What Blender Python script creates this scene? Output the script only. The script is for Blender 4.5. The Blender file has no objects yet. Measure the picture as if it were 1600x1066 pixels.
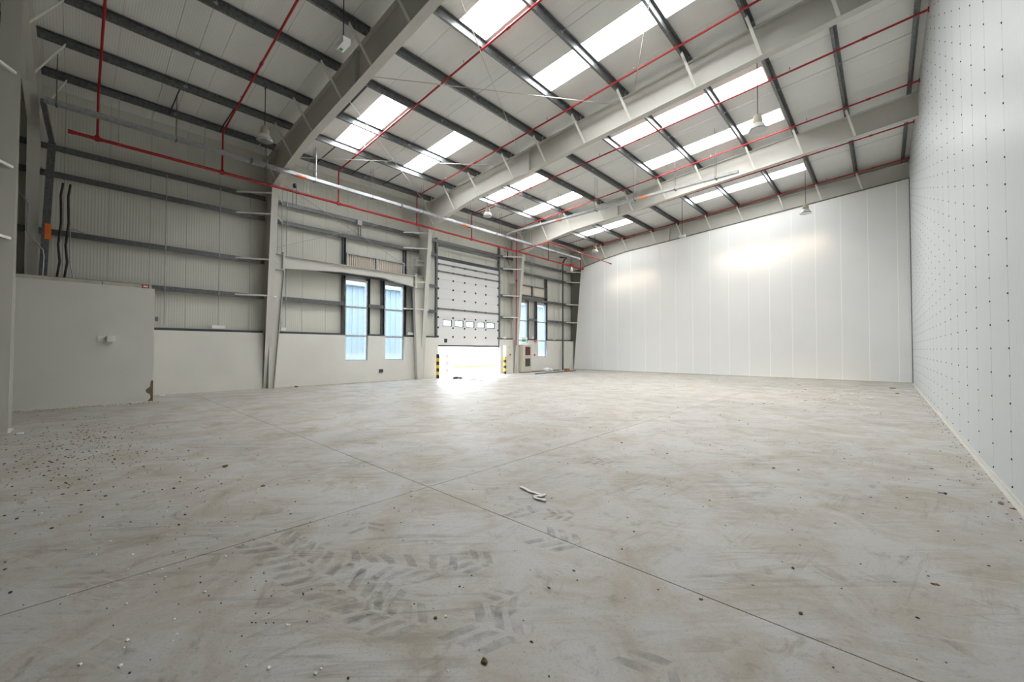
import bpy, math, random
from mathutils import Vector, Matrix
random.seed(7)
S = bpy.context.scene
COL = S.collection

# ------------------------------------------------------------------ camera
F_PX, YAW, PITCH, ROLL, CAM_H = 627.96, 0.746925, 0.0204845, 0.00173373, 1.6
fw = Vector((-math.sin(YAW)*math.cos(PITCH), math.cos(YAW)*math.cos(PITCH), math.sin(PITCH)))
rt = Vector((math.cos(YAW), math.sin(YAW), 0)); up = rt.cross(fw)
r2 = math.cos(ROLL)*rt + math.sin(ROLL)*up; u2 = -math.sin(ROLL)*rt + math.cos(ROLL)*up
cd = bpy.data.cameras.new('camera'); cam = bpy.data.objects.new('camera', cd); COL.objects.link(cam)
cd.sensor_width = 36; cd.lens = F_PX*36/1600; cd.clip_end = 400; cd.clip_start = .05
M = Matrix((r2, u2, -fw)).transposed().to_4x4(); M.translation = Vector((0, 0, CAM_H)); cam.matrix_world = M
S.camera = cam

# ------------------------------------------------------------------ light
SKYLIGHT_EMIT = 4.2          # daylight glowing in the translucent roof sheets
SUN_THROUGH = 0.6            # part of the sun that the sheets let straight through
w = bpy.data.worlds.new('World'); S.world = w; w.use_nodes = True
bg = w.node_tree.nodes['Background']; bg.inputs[0].default_value = (.84, .93, 1, 1); bg.inputs[1].default_value = 6.5
sd = bpy.data.lights.new('sun', 'SUN'); sun = bpy.data.objects.new('sun', sd); COL.objects.link(sun)
sd.energy = 1.9; sd.color = (1, .70, .36); sd.angle = math.radians(9)
sun.rotation_euler = Vector((.7, 2.75, -3.7)).to_track_quat('-Z', 'Y').to_euler()
sun.location = (-10, -10, 30)
hd = bpy.data.lights.new('overhead_fill', 'SUN'); fill_lamp = bpy.data.objects.new('overhead_fill', hd); COL.objects.link(fill_lamp)   # wide lamp added overhead to fill the room through the roof sheets
hd.energy = 24.0; hd.color = (1, .985, .965); hd.angle = math.radians(84); fill_lamp.rotation_euler = Vector((.05, 0, -1)).to_track_quat('-Z', 'Y').to_euler(); fill_lamp.location = (-12, -10, 30)
S.view_settings.view_transform = 'Standard'; S.view_settings.look = 'None'
S.view_settings.gamma = 1; S.view_settings.use_curve_mapping = False
S.view_settings.exposure = 1.17
S.cycles.use_denoising = True; S.cycles.caustics_reflective = False; S.cycles.caustics_refractive = False
S.cycles.max_bounces = 10; S.cycles.diffuse_bounces = 7; S.cycles.sample_clamp_indirect = 8

# ------------------------------------------------------------------ materials
MATS = {}
def mat(name, color, rough=.6, metal=0.0, var=0.0, scale=3.0, bump=None, spec=.5, stretch=None, dark=None):
    m = bpy.data.materials.new(name); m.use_nodes = True; nt = m.node_tree; N, L = nt.nodes, nt.links
    b = N['Principled BSDF']
    b.inputs['Base Color'].default_value = (*color, 1); b.inputs['Roughness'].default_value = rough
    b.inputs['Metallic'].default_value = metal; b.inputs['Specular IOR Level'].default_value = spec
    tc = N.new('ShaderNodeTexCoord'); geo = N.new('ShaderNodeNewGeometry')
    if var:
        n = N.new('ShaderNodeTexNoise'); n.inputs['Scale'].default_value = scale; n.inputs['Detail'].default_value = 6
        mp = N.new('ShaderNodeMapping'); mp.inputs['Scale'].default_value = stretch or (1, 1, 1)
        L.new(geo.outputs['Position'], mp.inputs['Vector']); L.new(mp.outputs[0], n.inputs['Vector'])
        r = N.new('ShaderNodeValToRGB')
        r.color_ramp.elements[0].position = .3; r.color_ramp.elements[1].position = .7
        d = dark or tuple(c*(1-var) for c in color)
        r.color_ramp.elements[0].color = (*d, 1); r.color_ramp.elements[1].color = (*[min(1, c*(1+var*.5)) for c in color], 1)
        L.new(n.outputs['Fac'], r.inputs[0]); L.new(r.outputs[0], b.inputs['Base Color'])
    if bump:                                   # (axis, period, strength): fine rolled ribs
        ax, per, st = bump
        sx = N.new('ShaderNodeSeparateXYZ'); L.new(geo.outputs['Position'], sx.inputs[0])
        mm = N.new('ShaderNodeMath'); mm.operation = 'MULTIPLY'; mm.inputs[1].default_value = 2*math.pi/per
        L.new(sx.outputs['XYZ'.index(ax)], mm.inputs[0])
        sn = N.new('ShaderNodeMath'); sn.operation = 'SINE'; L.new(mm.outputs[0], sn.inputs[0])
        bp = N.new('ShaderNodeBump'); bp.inputs['Strength'].default_value = st; bp.inputs['Distance'].default_value = .004
        L.new(sn.outputs[0], bp.inputs['Height']); L.new(bp.outputs[0], b.inputs['Normal'])
    MATS[name] = m; return m
mat('frame_paint', (.56, .552, .51), .5, var=.06, scale=.8)
mat('stay_paint_lit', (.72, .71, .65), .5)  # frame paint made lighter, standing for light falling on the stays
mat('girt_steel', (.15, .157, .163), .45, .6, var=.3, scale=14)
mat('galvanised', (.18, .19, .195), .42, .7, var=.35, scale=14)
mat('galvanised_light', (.45, .47, .49), .38, .55, var=.2, scale=10)
mat('dark_steel', (.07, .08, .085), .5, .5)
mat('cladding', (.60, .60, .54), .45, var=.04, scale=.7, bump=('Y', .075, .35))
mat('roof_lining', (.72, .725, .705), .4, var=.04, scale=.6, bump=('Y', .055, .3))
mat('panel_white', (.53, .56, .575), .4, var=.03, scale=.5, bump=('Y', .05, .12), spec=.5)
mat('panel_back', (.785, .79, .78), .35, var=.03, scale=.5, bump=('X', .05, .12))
mat('plaster', (.66, .65, .605), .8, var=.05, scale=.9)
mat('sealant', (.95, .95, .93), .6)
mat('unseen_wall_dark', (.30, .295, .28), .9, var=.1, scale=2)  # dark tone chosen to cut light bounced off the unseen wall
mat('coping', (.5, .48, .41), .8, var=.2, scale=3)
mat('peeled', (.17, .13, .085), .9, var=.4, scale=20)
mat('red_paint', (.36, .012, .016), .35)
mat('red_bright', (.6, .02, .02), .4)
mat('orange_tag', (.85, .17, .03), .5)
mat('door_white', (.66, .665, .665), .4, var=.02, scale=1, bump=('Z', .1, .15))
mat('white_plastic', (.8, .8, .78), .4)
mat('cream_plastic', (.62, .6, .5), .5)
mat('black_plastic', (.02, .02, .022), .45)
mat('yellow', (.85, .55, .02), .45)
mat('lens', (.82, .83, .83), .15)
mat('lamp_housing', (.5, .44, .33), .5)
mat('louvre', (.66, .60, .52), .5)
mat('joint_fill', (.2, .18, .15), .9)
mat('seal', (.16, .15, .12), .9)
mat('joint_line', (.12, .12, .10), .9)
mat('corrugated', (.50, .555, .60), .5, bump=('Y', .3, 1.0))
mat('yard', (.13, .128, .122), .9, var=.08, scale=.6)
mat('brick_red', (.42, .16, .07), .9, var=.3, scale=20)
mat('stone_dark', (.06, .055, .05), .9, var=.4, scale=40)
mat('chip_white', (.7, .7, .68), .7)
mat('dung_brown', (.14, .085, .03), .85, var=.6, scale=60)
mat('cabinet', (.56, .51, .42), .5)
mat('dark_glass', (.10, .03, .03), .1)
mat('dark_glass_grey', (.06, .06, .065), .1)
mat('exit_green', (.02, .35, .16), .4)
mat('silver', (.5, .5, .52), .25, .9)
mat('blue_plastic', (.03, .06, .25), .5)

def floor_mat():
    m = bpy.data.materials.new('concrete'); m.use_nodes = True; nt = m.node_tree; N, L = nt.nodes, nt.links
    b = N['Principled BSDF']; geo = N.new('ShaderNodeNewGeometry')
    def noise(scale, detail, rot=0, st=(1, 1, 1), dist=0, rough=.6):
        mp = N.new('ShaderNodeMapping'); mp.vector_type = 'TEXTURE'; mp.inputs['Rotation'].default_value = (0, 0, rot); mp.inputs['Scale'].default_value = st
        L.new(geo.outputs['Position'], mp.inputs['Vector'])
        n = N.new('ShaderNodeTexNoise'); n.inputs['Scale'].default_value = scale; n.inputs['Detail'].default_value = detail
        n.inputs['Distortion'].default_value = dist; n.inputs['Roughness'].default_value = rough
        L.new(mp.outputs[0], n.inputs['Vector']); return n.outputs['Fac']
    def ramp(f, a, c, ca=(0, 0, 0, 1), cb=(1, 1, 1, 1)):
        r = N.new('ShaderNodeValToRGB'); e = r.color_ramp.elements
        e[0].position = a; e[1].position = c; e[0].color = ca; e[1].color = cb
        L.new(f, r.inputs[0]); return r.outputs[0]
    def mix(f, a, c, k=1.0):
        x = N.new('ShaderNodeMix'); x.data_type = 'RGBA'
        if k != 1.0:
            q = N.new('ShaderNodeMath'); q.operation = 'MULTIPLY'; q.inputs[1].default_value = k; L.new(f, q.inputs[0]); f = q.outputs[0]
        L.new(f, x.inputs[0])
        if isinstance(a, tuple): x.inputs[6].default_value = a
        else: L.new(a, x.inputs[6])
        if isinstance(c, tuple): x.inputs[7].default_value = c
        else: L.new(c, x.inputs[7])
        return x.outputs[2]
    def mul(a, c):
        q = N.new('ShaderNodeMath'); q.operation = 'MULTIPLY'; L.new(a, q.inputs[0]); L.new(c, q.inputs[1]); return q.outputs[0]
    base = ramp(noise(.35, 5), .3, .7, (.375, .37, .355, 1), (.475, .465, .445, 1))
    c = mix(ramp(noise(1.3, 10, dist=.8, rough=.68), .44, .64), base, (.31, .262, .19, 1), .72)    # brown dust, blotchy
    c = mix(ramp(noise(3.6, 9, dist=1.0, rough=.74), .55, .70), c, (.165, .14, .10, 1), .62)     # darker scuffs
    s1 = mul(ramp(noise(1.0, 9, .8, (1.1, .10, 1), .9, .72), .50, .64), ramp(noise(.6, 5, dist=1), .44, .62))
    c = mix(s1, c, (.19, .165, .125, 1), .6)                                                  # sweep marks one way
    s2 = mul(ramp(noise(1.3, 9, 1.45, (1.0, .08, 1), 1.0, .72), .52, .66), ramp(noise(.7, 5, 1.0, dist=1), .46, .62))
    c = mix(s2, c, (.21, .18, .14, 1), .55)
    s3 = mul(ramp(noise(1.5, 7, .45, (1.2, .06, 1), .8), .54, .66), ramp(noise(.9, 4, 2.0), .47, .62))
    c = mix(s3, c, (.50, .49, .47, 1), .5)                                                    # pale scrapes
    c = mix(ramp(noise(55, 4), .56, .70), c, (.19, .17, .135, 1), .45)                         # grit
    c = mix(ramp(noise(170, 2), .60, .72), c, (.16, .145, .12, 1), .4)
    L.new(c, b.inputs['Base Color'])
    rr = ramp(noise(1.2, 5), .3, .7, (.42, .42, .42, 1), (.62, .62, .62, 1)); L.new(rr, b.inputs['Roughness'])
    b.inputs['Specular IOR Level'].default_value = .38
    bp = N.new('ShaderNodeBump'); bp.inputs['Strength'].default_value = .25; bp.inputs['Distance'].default_value = .004
    L.new(noise(30, 8), bp.inputs['Height']); L.new(bp.outputs[0], b.inputs['Normal'])
    MATS['concrete'] = m
floor_mat()

def pane_mat(name, tint, emit=0, through=.9):
    m = bpy.data.materials.new(name); m.use_nodes = True; nt = m.node_tree; N, L = nt.nodes, nt.links
    N.remove(N['Principled BSDF']); out = N['Material Output']
    t = N.new('ShaderNodeBsdfTransparent'); t.inputs[0].default_value = (*[c*through for c in tint], 1)
    if emit:
        e = N.new('ShaderNodeEmission'); e.inputs[0].default_value = (*tint, 1); e.inputs[1].default_value = emit
        a = N.new('ShaderNodeAddShader'); L.new(e.outputs[0], a.inputs[0]); L.new(t.outputs[0], a.inputs[1]); L.new(a.outputs[0], out.inputs[0])
    else:
        g = N.new('ShaderNodeBsdfGlossy'); g.inputs[1].default_value = .03; x = N.new('ShaderNodeMixShader'); x.inputs[0].default_value = .07
        L.new(t.outputs[0], x.inputs[1]); L.new(g.outputs[0], x.inputs[2]); L.new(x.outputs[0], out.inputs[0])
    MATS[name] = m
pane_mat('skylight_sheet', (1.0, .99, .975), SKYLIGHT_EMIT, SUN_THROUGH)
pane_mat('skylight_patch', (.45, .68, .9), .8, SUN_THROUGH)
pane_mat('glass', (.84, .93, 1.0), 0, .5)
pane_mat('clear_glass', (.95, .98, 1.0))

def print_mat():
    m = bpy.data.materials.new('tyre_print'); m.use_nodes = True; nt = m.node_tree; N, L = nt.nodes, nt.links
    b = N['Principled BSDF']; b.inputs['Base Color'].default_value = (.24, .235, .225, 1); b.inputs['Roughness'].default_value = .5
    geo = N.new('ShaderNodeNewGeometry'); n = N.new('ShaderNodeTexNoise'); n.inputs['Scale'].default_value = 9; n.inputs['Detail'].default_value = 6
    L.new(geo.outputs['Position'], n.inputs['Vector'])
    r = N.new('ShaderNodeValToRGB'); r.color_ramp.elements[0].position = .35; r.color_ramp.elements[1].position = .75
    r.color_ramp.elements[0].color = (0, 0, 0, 1); r.color_ramp.elements[1].color = (.42, .42, .42, 1); L.new(n.outputs['Fac'], r.inputs[0])
    t = N.new('ShaderNodeBsdfTransparent'); x = N.new('ShaderNodeMixShader'); L.new(r.outputs[0], x.inputs[0])
    L.new(t.outputs[0], x.inputs[1]); L.new(b.outputs[0], x.inputs[2]); L.new(x.outputs[0], N['Material Output'].inputs[0])
    MATS['tyre_print'] = m
print_mat()

# ------------------------------------------------------------------ mesh helpers
class MB:
    def __init__(s): s.v = []; s.f = []; s.sm = []; s.mi = []; s.m = 0
    def add(s, vs, fs, smooth=False):
        o = len(s.v); s.v += [tuple(x) for x in vs]; s.f += [tuple(i+o for i in f) for f in fs]; s.sm += [smooth]*len(fs); s.mi += [s.m]*len(fs); return s
    def box(s, x0, x1, y0, y1, z0, z1):
        vs = [(x, y, z) for z in (z0, z1) for y in (y0, y1) for x in (x0, x1)]
        return s.add(vs, [(0, 2, 3, 1), (4, 5, 7, 6), (0, 1, 5, 4), (2, 6, 7, 3), (0, 4, 6, 2), (1, 3, 7, 5)])
    def prism(s, poly, d, a0, a1):
        """poly: points in the plane normal to axis d; extruded from a0 to a1 (numbers, or functions of the point)"""
        n = len(poly); vs = []
        for a in (a0, a1):
            for p in poly:
                t = a(p) if callable(a) else a
                vs.append({'x': (t, p[0], p[1]), 'y': (p[0], t, p[1]), 'z': (p[0], p[1], t)}[d])
        return s.add(vs, [tuple(range(n-1, -1, -1)), tuple(range(n, 2*n))] + [(i, (i+1) % n, n+(i+1) % n, n+i) for i in range(n)])
    def bar(s, p, q, w, t=None, upv=(0, 0, 1)):
        p, q = Vector(p), Vector(q); t = t or w; d = (q-p).normalized(); u = Vector(upv)
        if abs(d.dot(u)) > .98: u = Vector((1, 0, 0))
        a = d.cross(u).normalized()*w/2; b = a.cross(d).normalized()*t/2
        vs = [p-a-b, p+a-b, p+a+b, p-a+b, q-a-b, q+a-b, q+a+b, q-a+b]
        return s.add(vs, [(3, 2, 1, 0), (4, 5, 6, 7), (0, 1, 5, 4), (1, 2, 6, 5), (2, 3, 7, 6), (3, 0, 4, 7)])
    def tube(s, pts, r, n=8, caps=True):
        pts = [Vector(p) for p in pts]; rs = r if isinstance(r, (list, tuple)) else [r]*len(pts); vs = []; fs = []; a = None
        for i, p in enumerate(pts):
            d = ((pts[min(i+1, len(pts)-1)]-p).normalized() + (p-pts[max(i-1, 0)]).normalized()).normalized()
            if a is None:
                u = Vector((0, 0, 1)) if abs(d.z) < .9 else Vector((1, 0, 0)); a = d.cross(u).normalized()
            else: a = (a - d*a.dot(d)).normalized()
            b = d.cross(a)
            vs += [p + (a*math.cos(2*math.pi*k/n) + b*math.sin(2*math.pi*k/n))*rs[i] for k in range(n)]
        for i in range(len(pts)-1):
            fs += [(i*n+k, i*n+(k+1) % n, (i+1)*n+(k+1) % n, (i+1)*n+k) for k in range(n)]
        s.add(vs, fs, True)
        if caps:
            s.add(vs[:n], [tuple(range(n-1, -1, -1))]); s.add(vs[-n:], [tuple(range(n))])
        return s
    def lathe(s, c, prof, n=16):
        """prof: (radius, z) list, turned round the vertical through c"""
        vs = [(c[0]+r*math.cos(2*math.pi*k/n), c[1]+r*math.sin(2*math.pi*k/n), c[2]+z) for r, z in prof for k in range(n)]
        fs = [(i*n+k, i*n+(k+1) % n, (i+1)*n+(k+1) % n, (i+1)*n+k) for i in range(len(prof)-1) for k in range(n)]
        s.add(vs, fs, True)
        if prof[0][0] > .001: s.add(vs[:n], [tuple(range(n-1, -1, -1))])
        if prof[-1][0] > .001: s.add(vs[-n:], [tuple(range(n))])
        return s
    def blob(s, c, rx, ry, rz, n=6, jit=.3, rnd=random):
        vs = [(c[0], c[1], c[2]-rz)]; 
        for ph in (-.5, .45):
            for k in range(n):
                a = 2*math.pi*(k+.5*(ph > 0))/n; j = 1+rnd.uniform(-jit, jit)
                vs.append((c[0]+rx*j*math.cos(ph)*math.cos(a), c[1]+ry*j*math.cos(ph)*math.sin(a), c[2]+rz*math.sin(ph)*(1+rnd.uniform(-jit, jit))))
        vs.append((c[0], c[1], c[2]+rz)); t = len(vs)-1
        fs = [(0, 1+(k+1) % n, 1+k) for k in range(n)] + [(1+k, 1+(k+1) % n, 1+n+k) for k in range(n)] + [(1+(k+1) % n, 1+n+(k+1) % n, 1+n+k) for k in range(n)] + [(t, 1+n+k, 1+n+(k+1) % n) for k in range(n)]
        return s.add(vs, fs)
    def build(s, name, material, parent=None, **props):
        me = bpy.data.meshes.new(name); o = bpy.data.objects.new(name, me); COL.objects.link(o)
        if parent is not None:
            org = ORG[parent]; o.parent = parent; ORG[o] = org
        else:
            xs, ys, zs = zip(*s.v); org = Vector(((min(xs)+max(xs))/2, (min(ys)+max(ys))/2, min(zs))); o.location = org; ORG[o] = org
        me.from_pydata([(x-org.x, y-org.y, z-org.z) for x, y, z in s.v], [], s.f)
        for m in (material if isinstance(material, (list, tuple)) else [material]): me.materials.append(MATS[m])
        me.polygons.foreach_set('use_smooth', s.sm); me.polygons.foreach_set('material_index', s.mi)
        me.update()
        for k, v in props.items(): o[k] = v
        return o
ORG = {}
def thing(name, label, cat, loc, group=None):
    o = bpy.data.objects.new(name, None); COL.objects.link(o); o.location = loc; ORG[o] = Vector(loc); o.empty_display_size = .2
    o['label'] = label; o['category'] = cat
    if group: o['group'] = group
    return o
def tag(o, label, cat, group=None):
    o['label'] = label; o['category'] = cat
    if group: o['group'] = group
    return o
def struct(name, loc=(0, 0, 0)):
    o = bpy.data.objects.new(name, None); COL.objects.link(o); o.location = loc; ORG[o] = Vector(loc); o['kind'] = 'structure'; return o
def dup(root, delta):
    """copy of a thing with copies of its parts and sub-parts, shifted"""
    def cp(o, par):
        c = o.copy(); COL.objects.link(c)
        if par: c.parent = par
        for ch in KIDS.get(o, []): cp(ch, c)
        return c
    for o in [root] + list(root.children_recursive):
        KIDS[o] = list(o.children)
    r = cp(root, None); r.location = root.location + Vector(delta); return r
KIDS = {}
def rects_minus(rect, holes):
    out = [rect]
    for a0, a1, b0, b1 in holes:
        nx = []
        for x0, x1, y0, y1 in out:
            if a0 >= x1 or a1 <= x0 or b0 >= y1 or b1 <= y0: nx.append((x0, x1, y0, y1)); continue
            if a0 > x0: nx.append((x0, a0, y0, y1))
            if a1 < x1: nx.append((a1, x1, y0, y1))
            xa, xb = max(x0, a0), min(x1, a1)
            if b0 > y0: nx.append((xa, xb, y0, b0))
            if b1 < y1: nx.append((xa, xb, b1, y1))
        out = nx
    return out
ORD = ['first', 'second', 'third', 'fourth', 'fifth', 'sixth', 'seventh', 'eighth', 'ninth', 'tenth', 'eleventh', 'twelfth']

# ------------------------------------------------------------------ main dimensions (metres, from the photograph)
XD, XC = -18.35, -18.65                      # plaster wall face, cladding face (left)
XR, YB, YREAR = 1.0, 27.0, -8.0              # right wall, back wall, wall behind the camera
YE = 27.5
ZT = lambda x: 10.66 + .0715*x               # top of the rafters
ZR = lambda x: ZT(x) + .26                   # underside of the roof sheets
FR = {'A': -.95, 'B': 5.2, 'C': 12.6, 'D': 20.1, 'E': 27.3}
RB = [(-17.55, 8.02), (-15.85, 8.39), (-13.8, 8.70), (-10.6, 8.93), (1.15, 9.875)]   # underside line of a rafter
def zrb(x):
    for (a, za), (b, zb) in zip(RB, RB[1:]):
        if x <= b: return za + (zb-za)*(x-a)/(b-a)
    return RB[-1][1]
XIN = lambda z: -18.3 + .75*z/8.02           # inner flange of a column
W = lambda y, z, x=XD: (y*x/-18.1, CAM_H + (z-CAM_H)*x/-18.1)
PX = [-17.5, -15.7, -13.9, -11.75, -10.0, -8.2, -6.4, -4.3, -2.6, -.95, .77]         # purlin lines
STRIPS = [(6.71, 'lower'), (6.71, 'upper'), (9.75, 'lower'), (9.75, 'upper'), (14.81, 'lower'), (14.81, 'upper'),
          (17.85, 'lower'), (17.85, 'upper'), (23.93, 'lower'), (23.93, 'upper')]
SX = {'lower': (-15.72, -12.1), 'upper': (-8.2, -2.75)}
PW = 1.013

# ------------------------------------------------------------------ floor
fl = struct('floor')
mb = MB().box(-18.9, 1.3, YREAR-.3, YE+.2, -.3, -.028); mb.build('joint_bed', 'joint_fill', fl)
J = .0045
xs, ys = [-18.9, -3.9, 1.3], [YREAR-.3, 2.79, YE+.2]
for i in range(2):
    for k in range(2):
        MB().box(xs[i]+J*(i > 0), xs[i+1]-J*(i < 1), ys[k]+J*(k > 0), ys[k+1]-J*(k < 1), -.028, 0).build('slab', 'concrete', fl)
# tyre prints left in the dust
tp = MB()
def lug(cx, cy, ang, pts, sc=1.0):
    c, s = math.cos(ang), math.sin(ang)
    vs = [(cx+(x*c-y*s)*sc, cy+(x*s+y*c)*sc, .0012) for x, y in pts]
    tp.add(vs, [tuple(range(len(vs)))])
def tread(cx, cy, ang, n=2, sc=1.0, gap=.13):
    for k in range(n):
        o = (k-(n-1)/2)*gap
        lug(cx, cy, ang, [(o, .015), (o+.065, .015), (o+.02, .10), (o-.05, .19), (o-.115, .19), (o-.05, .09)], sc)
        lug(cx, cy, ang, [(o+.05, -.015), (o-.01, -.10), (o-.075, -.19), (o-.14, -.19), (o-.08, -.09), (o-.015, -.015)], sc)
R_ = math.radians
tread(-1.66, 1.64, R_(20), 3, 1.0, .12); tread(-1.80, 1.88, R_(75), 2, .8); tread(-2.0, 2.76, R_(10), 3, 1.0, .12); tread(-2.25, 2.07, R_(25), 2, .85)
tread(-2.62, 3.0, R_(20), 2, .9); tread(-3.45, 1.8, R_(150), 2, .8); tread(-.84, 1.98, R_(70), 2, .9); tread(-3.0, 5.1, R_(30), 3, 1.0); tread(-2.3, 3.2, R_(35), 3, .7)
for k in range(6):
    t = k/5; tread(-2.95+.62*t, 1.42+.42*t, R_(35+20*math.sin(5*t)), 1, .95)
for k in range(12):
    t = k/11; tread(-3.75+1.5*t, 1.12+.16*t, R_(8+6*math.sin(4*t)), 1, 1.15)
for k in range(4):
    t = k/3; tread(-2.32+.3*t, 1.25+.12*t, R_(25), 1, .9)
tp.build('tyre_print', 'tyre_print', fl, kind='stuff')

# ------------------------------------------------------------------ left wall
wl = struct('wall_left')
WINS = [(8.33, 9.44), (10.33, 11.41), (20.25, 21.25), (22.30, 23.35)]
WZ0, WZ1 = W(0, 1.05)[1], W(0, 4.86)[1]
win_holes = [(W(a, 0)[0], W(b, 0)[0], WZ0, WZ1) for a, b in WINS]
DY0, DY1 = 13.72, 18.70
holes = win_holes + [(DY0, DY1, -1, 6.9)]
y = .63-9*1.0
while y < YE+.1:
    b = MB()
    for a0, a1, z0, z1 in rects_minus((max(y+.004, YREAR), min(y+.996, YE+.2), 0, ZR(XC)+.25), holes):
        b.box(XC-.06, XC, a0, a1, z0, z1)
    if b.v: b.build('cladding_panel', 'cladding', wl)
    y += 1.0
bk = MB()
for a0, a1, z0, z1 in rects_minus((YREAR-.3, YE+.3, -.1, ZR(XC)+.3), holes): bk.box(XC-.1, XC-.06, a0, a1, z0, z1)
bk.build('backing_sheet', 'joint_line', wl)
bays = [(YREAR, FR['A']-.12), (FR['A']+.12, FR['B']-.12), (FR['B']+.12, FR['C']-.12), (FR['C']+.12, DY0), (DY1, FR['D']-.12), (FR['D']+.12, FR['E']-.12)]
DTOP = W(0, 2.23)[1]
for a, c in bays:
    b = MB()
    for a0, a1, z0, z1 in rects_minus((a, c, 0, DTOP), win_holes): b.box(XC, XD, a0, a1, z0, z1)
    b.build('plaster_dado', 'plaster', wl)
def girt(y0, y1, z, parent=wl, name='girt', m='girt_steel'):
    x0, x1 = XC+.005, -18.43
    MB().prism([(x0, z+.082), (x1-.008, z+.082), (x1-.008, z-.07), (x1-.05, z-.07), (x1-.05, z-.08), (x1, z-.08), (x1, z+.09), (x0, z+.09)], 'y', y0, y1).build(name, m, parent)
gz = [W(0, zz, -18.43)[1] for zz in (7.6, 6.8, 5.06, 3.66)]
for (a, c) in [(YREAR, FR['A']-.1), (FR['A']+.1, FR['B']-.1), (FR['B']+.1, FR['C']-.1), (FR['C']+.1, FR['D']-.1), (FR['D']+.1, FR['E']-.1)]:
    for i, z in enumerate(gz):
        segs = [(a, c)]
        if a > 20:
            if i == 3: segs = [(a, 20.5), (21.58, 22.55), (23.72, c)]
        elif a > 12:
            if i == 1: segs = [(a, DY0-.05), (DY1+.05, c)]
            if i >= 2: segs = [(a, DY0-.05), (DY1+.05, c)]
        elif a > 5:
            if i == 3: segs = [(a, 8.4), (9.62, 10.42), (11.62, c)]
        for s0, s1 in segs: girt(s0, s1, z)
for a, c in bays:                                                        # dark channel on top of the plaster wall
    b = MB()
    for a0, a1, z0, z1 in rects_minus((a, c, DTOP, DTOP+.09), win_holes): b.box(XC, -18.44, a0, a1, z0, z1)
    b.build('wall_plate', 'dark_steel', wl)
# framing posts round the windows and louvres
for yy, z0, z1 in [(8.40, DTOP, gz[1]), (9.63, DTOP, gz[2]), (10.40, DTOP, gz[2]), (11.66, DTOP, gz[1]), (20.46, DTOP, gz[2]), (21.6, DTOP, gz[2]), (22.54, DTOP, gz[2]), (23.75, DTOP, gz[1]), (20.46, gz[2], gz[1])]:
    MB().prism([(XC+.01, yy-.06), (-18.44, yy-.06), (-18.44, yy-.05), (XC+.02, yy-.05), (XC+.02, yy+.05), (-18.44, yy+.05), (-18.44, yy+.06), (XC+.01, yy+.06)], 'z', z0, z1).build('framing_post', 'galvanised', wl)

# windows
for i, (y0, y1, z0, z1) in enumerate(win_holes):
    f = struct('window_%d' % (i+1), (XD-.15, (y0+y1)/2, z0))
    b = MB(); t = .05; xa, xb = XD-.2, XD-.12
    b.box(xa, xb, y0, y0+t, z0, z1).box(xa, xb, y1-t, y1, z0, z1).box(xa, xb, y0+t, y1-t, z0, z0+t).box(xa, xb, y0+t, y1-t, z1-t*1.6, z1)
    b.build('window_frame', 'galvanised_light', f)
    tz = [W(0, 2.21)[1], W(0, 3.56)[1]]
    for z in tz: MB().box(xa+.005, xb+.01, y0+t, y1-t, z-.045, z+.045).build('transom', 'galvanised_light', f)
    MB().box(XC-.1, XD-.12, y0-.002, y0+.004, z0, z1).box(XC-.1, XD-.12, y1-.004, y1+.002, z0, z1).build('reveal', 'white_plastic', f)
    lv = [z0+t] + [q for z in tz for q in (z-.045, z+.045)] + [z1-t*1.6]
    for k in range(3): MB().box(xa+.03, xa+.04, y0+t, y1-t, lv[2*k], lv[2*k+1]).build('pane', 'glass', f)

# louvres above the windows
for (y0, y1, lab, ribs) in [(8.5, 11.6, 'wide beige ribbed louvre above the two windows left of the loading door', 1), (20.56, 23.68, 'plain tan louvre panel above the far windows right of the loading door', 0)]:
    z0, z1 = 5.43, 6.08
    t = thing('louvre', lab, 'louvre', (-18.5, (y0+y1)/2, z0))
    ym = (y0+y1)/2
    MB().box(-18.6, -18.44, y0, y1, z1, z1+.05).box(-18.6, -18.44, y0, y1, z0-.05, z0).box(-18.6, -18.45, y0, y0+.06, z0, z1).box(-18.6, -18.45, y1-.06, y1, z0, z1).box(-18.6, -18.45, ym-.05, ym+.05, z0, z1).build('louvre_frame', 'galvanised_light' if ribs else 'galvanised', t)
    for a, c in ((y0+.06, ym-.05), (ym+.05, y1-.06)):
        b = MB().box(-18.6, -18.57, a, c, z0, z1)
        if ribs:
            n = 14
            for k in range(n):
                q = a+(c-a)*(k+.5)/n; b.box(-18.57, -18.51, q-.03, q+.012, z0, z1)
        b.build('louvre_panel', 'louvre' , t)

# ------------------------------------------------------------------ low white room at the left
wp = struct('wall_partition', (-17.3, -1.3, 0))
MB().box(XD, -16.3, -6, 1.57, 0, 3.42).build('plaster_face', 'plaster', wp)
MB().box(XD, -16.36, -6, .44, 3.42, 3.53).build('coping_board', 'coping', wp)
MB().box(XD, -16.36, .455, 1.50, 3.42, 3.53).build('coping_board', 'coping', wp)
pp = [(1.57, .0), (1.57, .62), (1.54, .66), (1.51, .58), (1.5, .45), (1.46, .42), (1.40, .36), (1.42, .28), (1.5, .22), (1.52, .12), (1.46, .03), (1.44, 0)]
MB().prism(pp, 'x', -16.302, -16.297).build('peeled_plaster', 'peeled', wp, label='bare brown patch where plaster broke off the corner')

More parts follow.
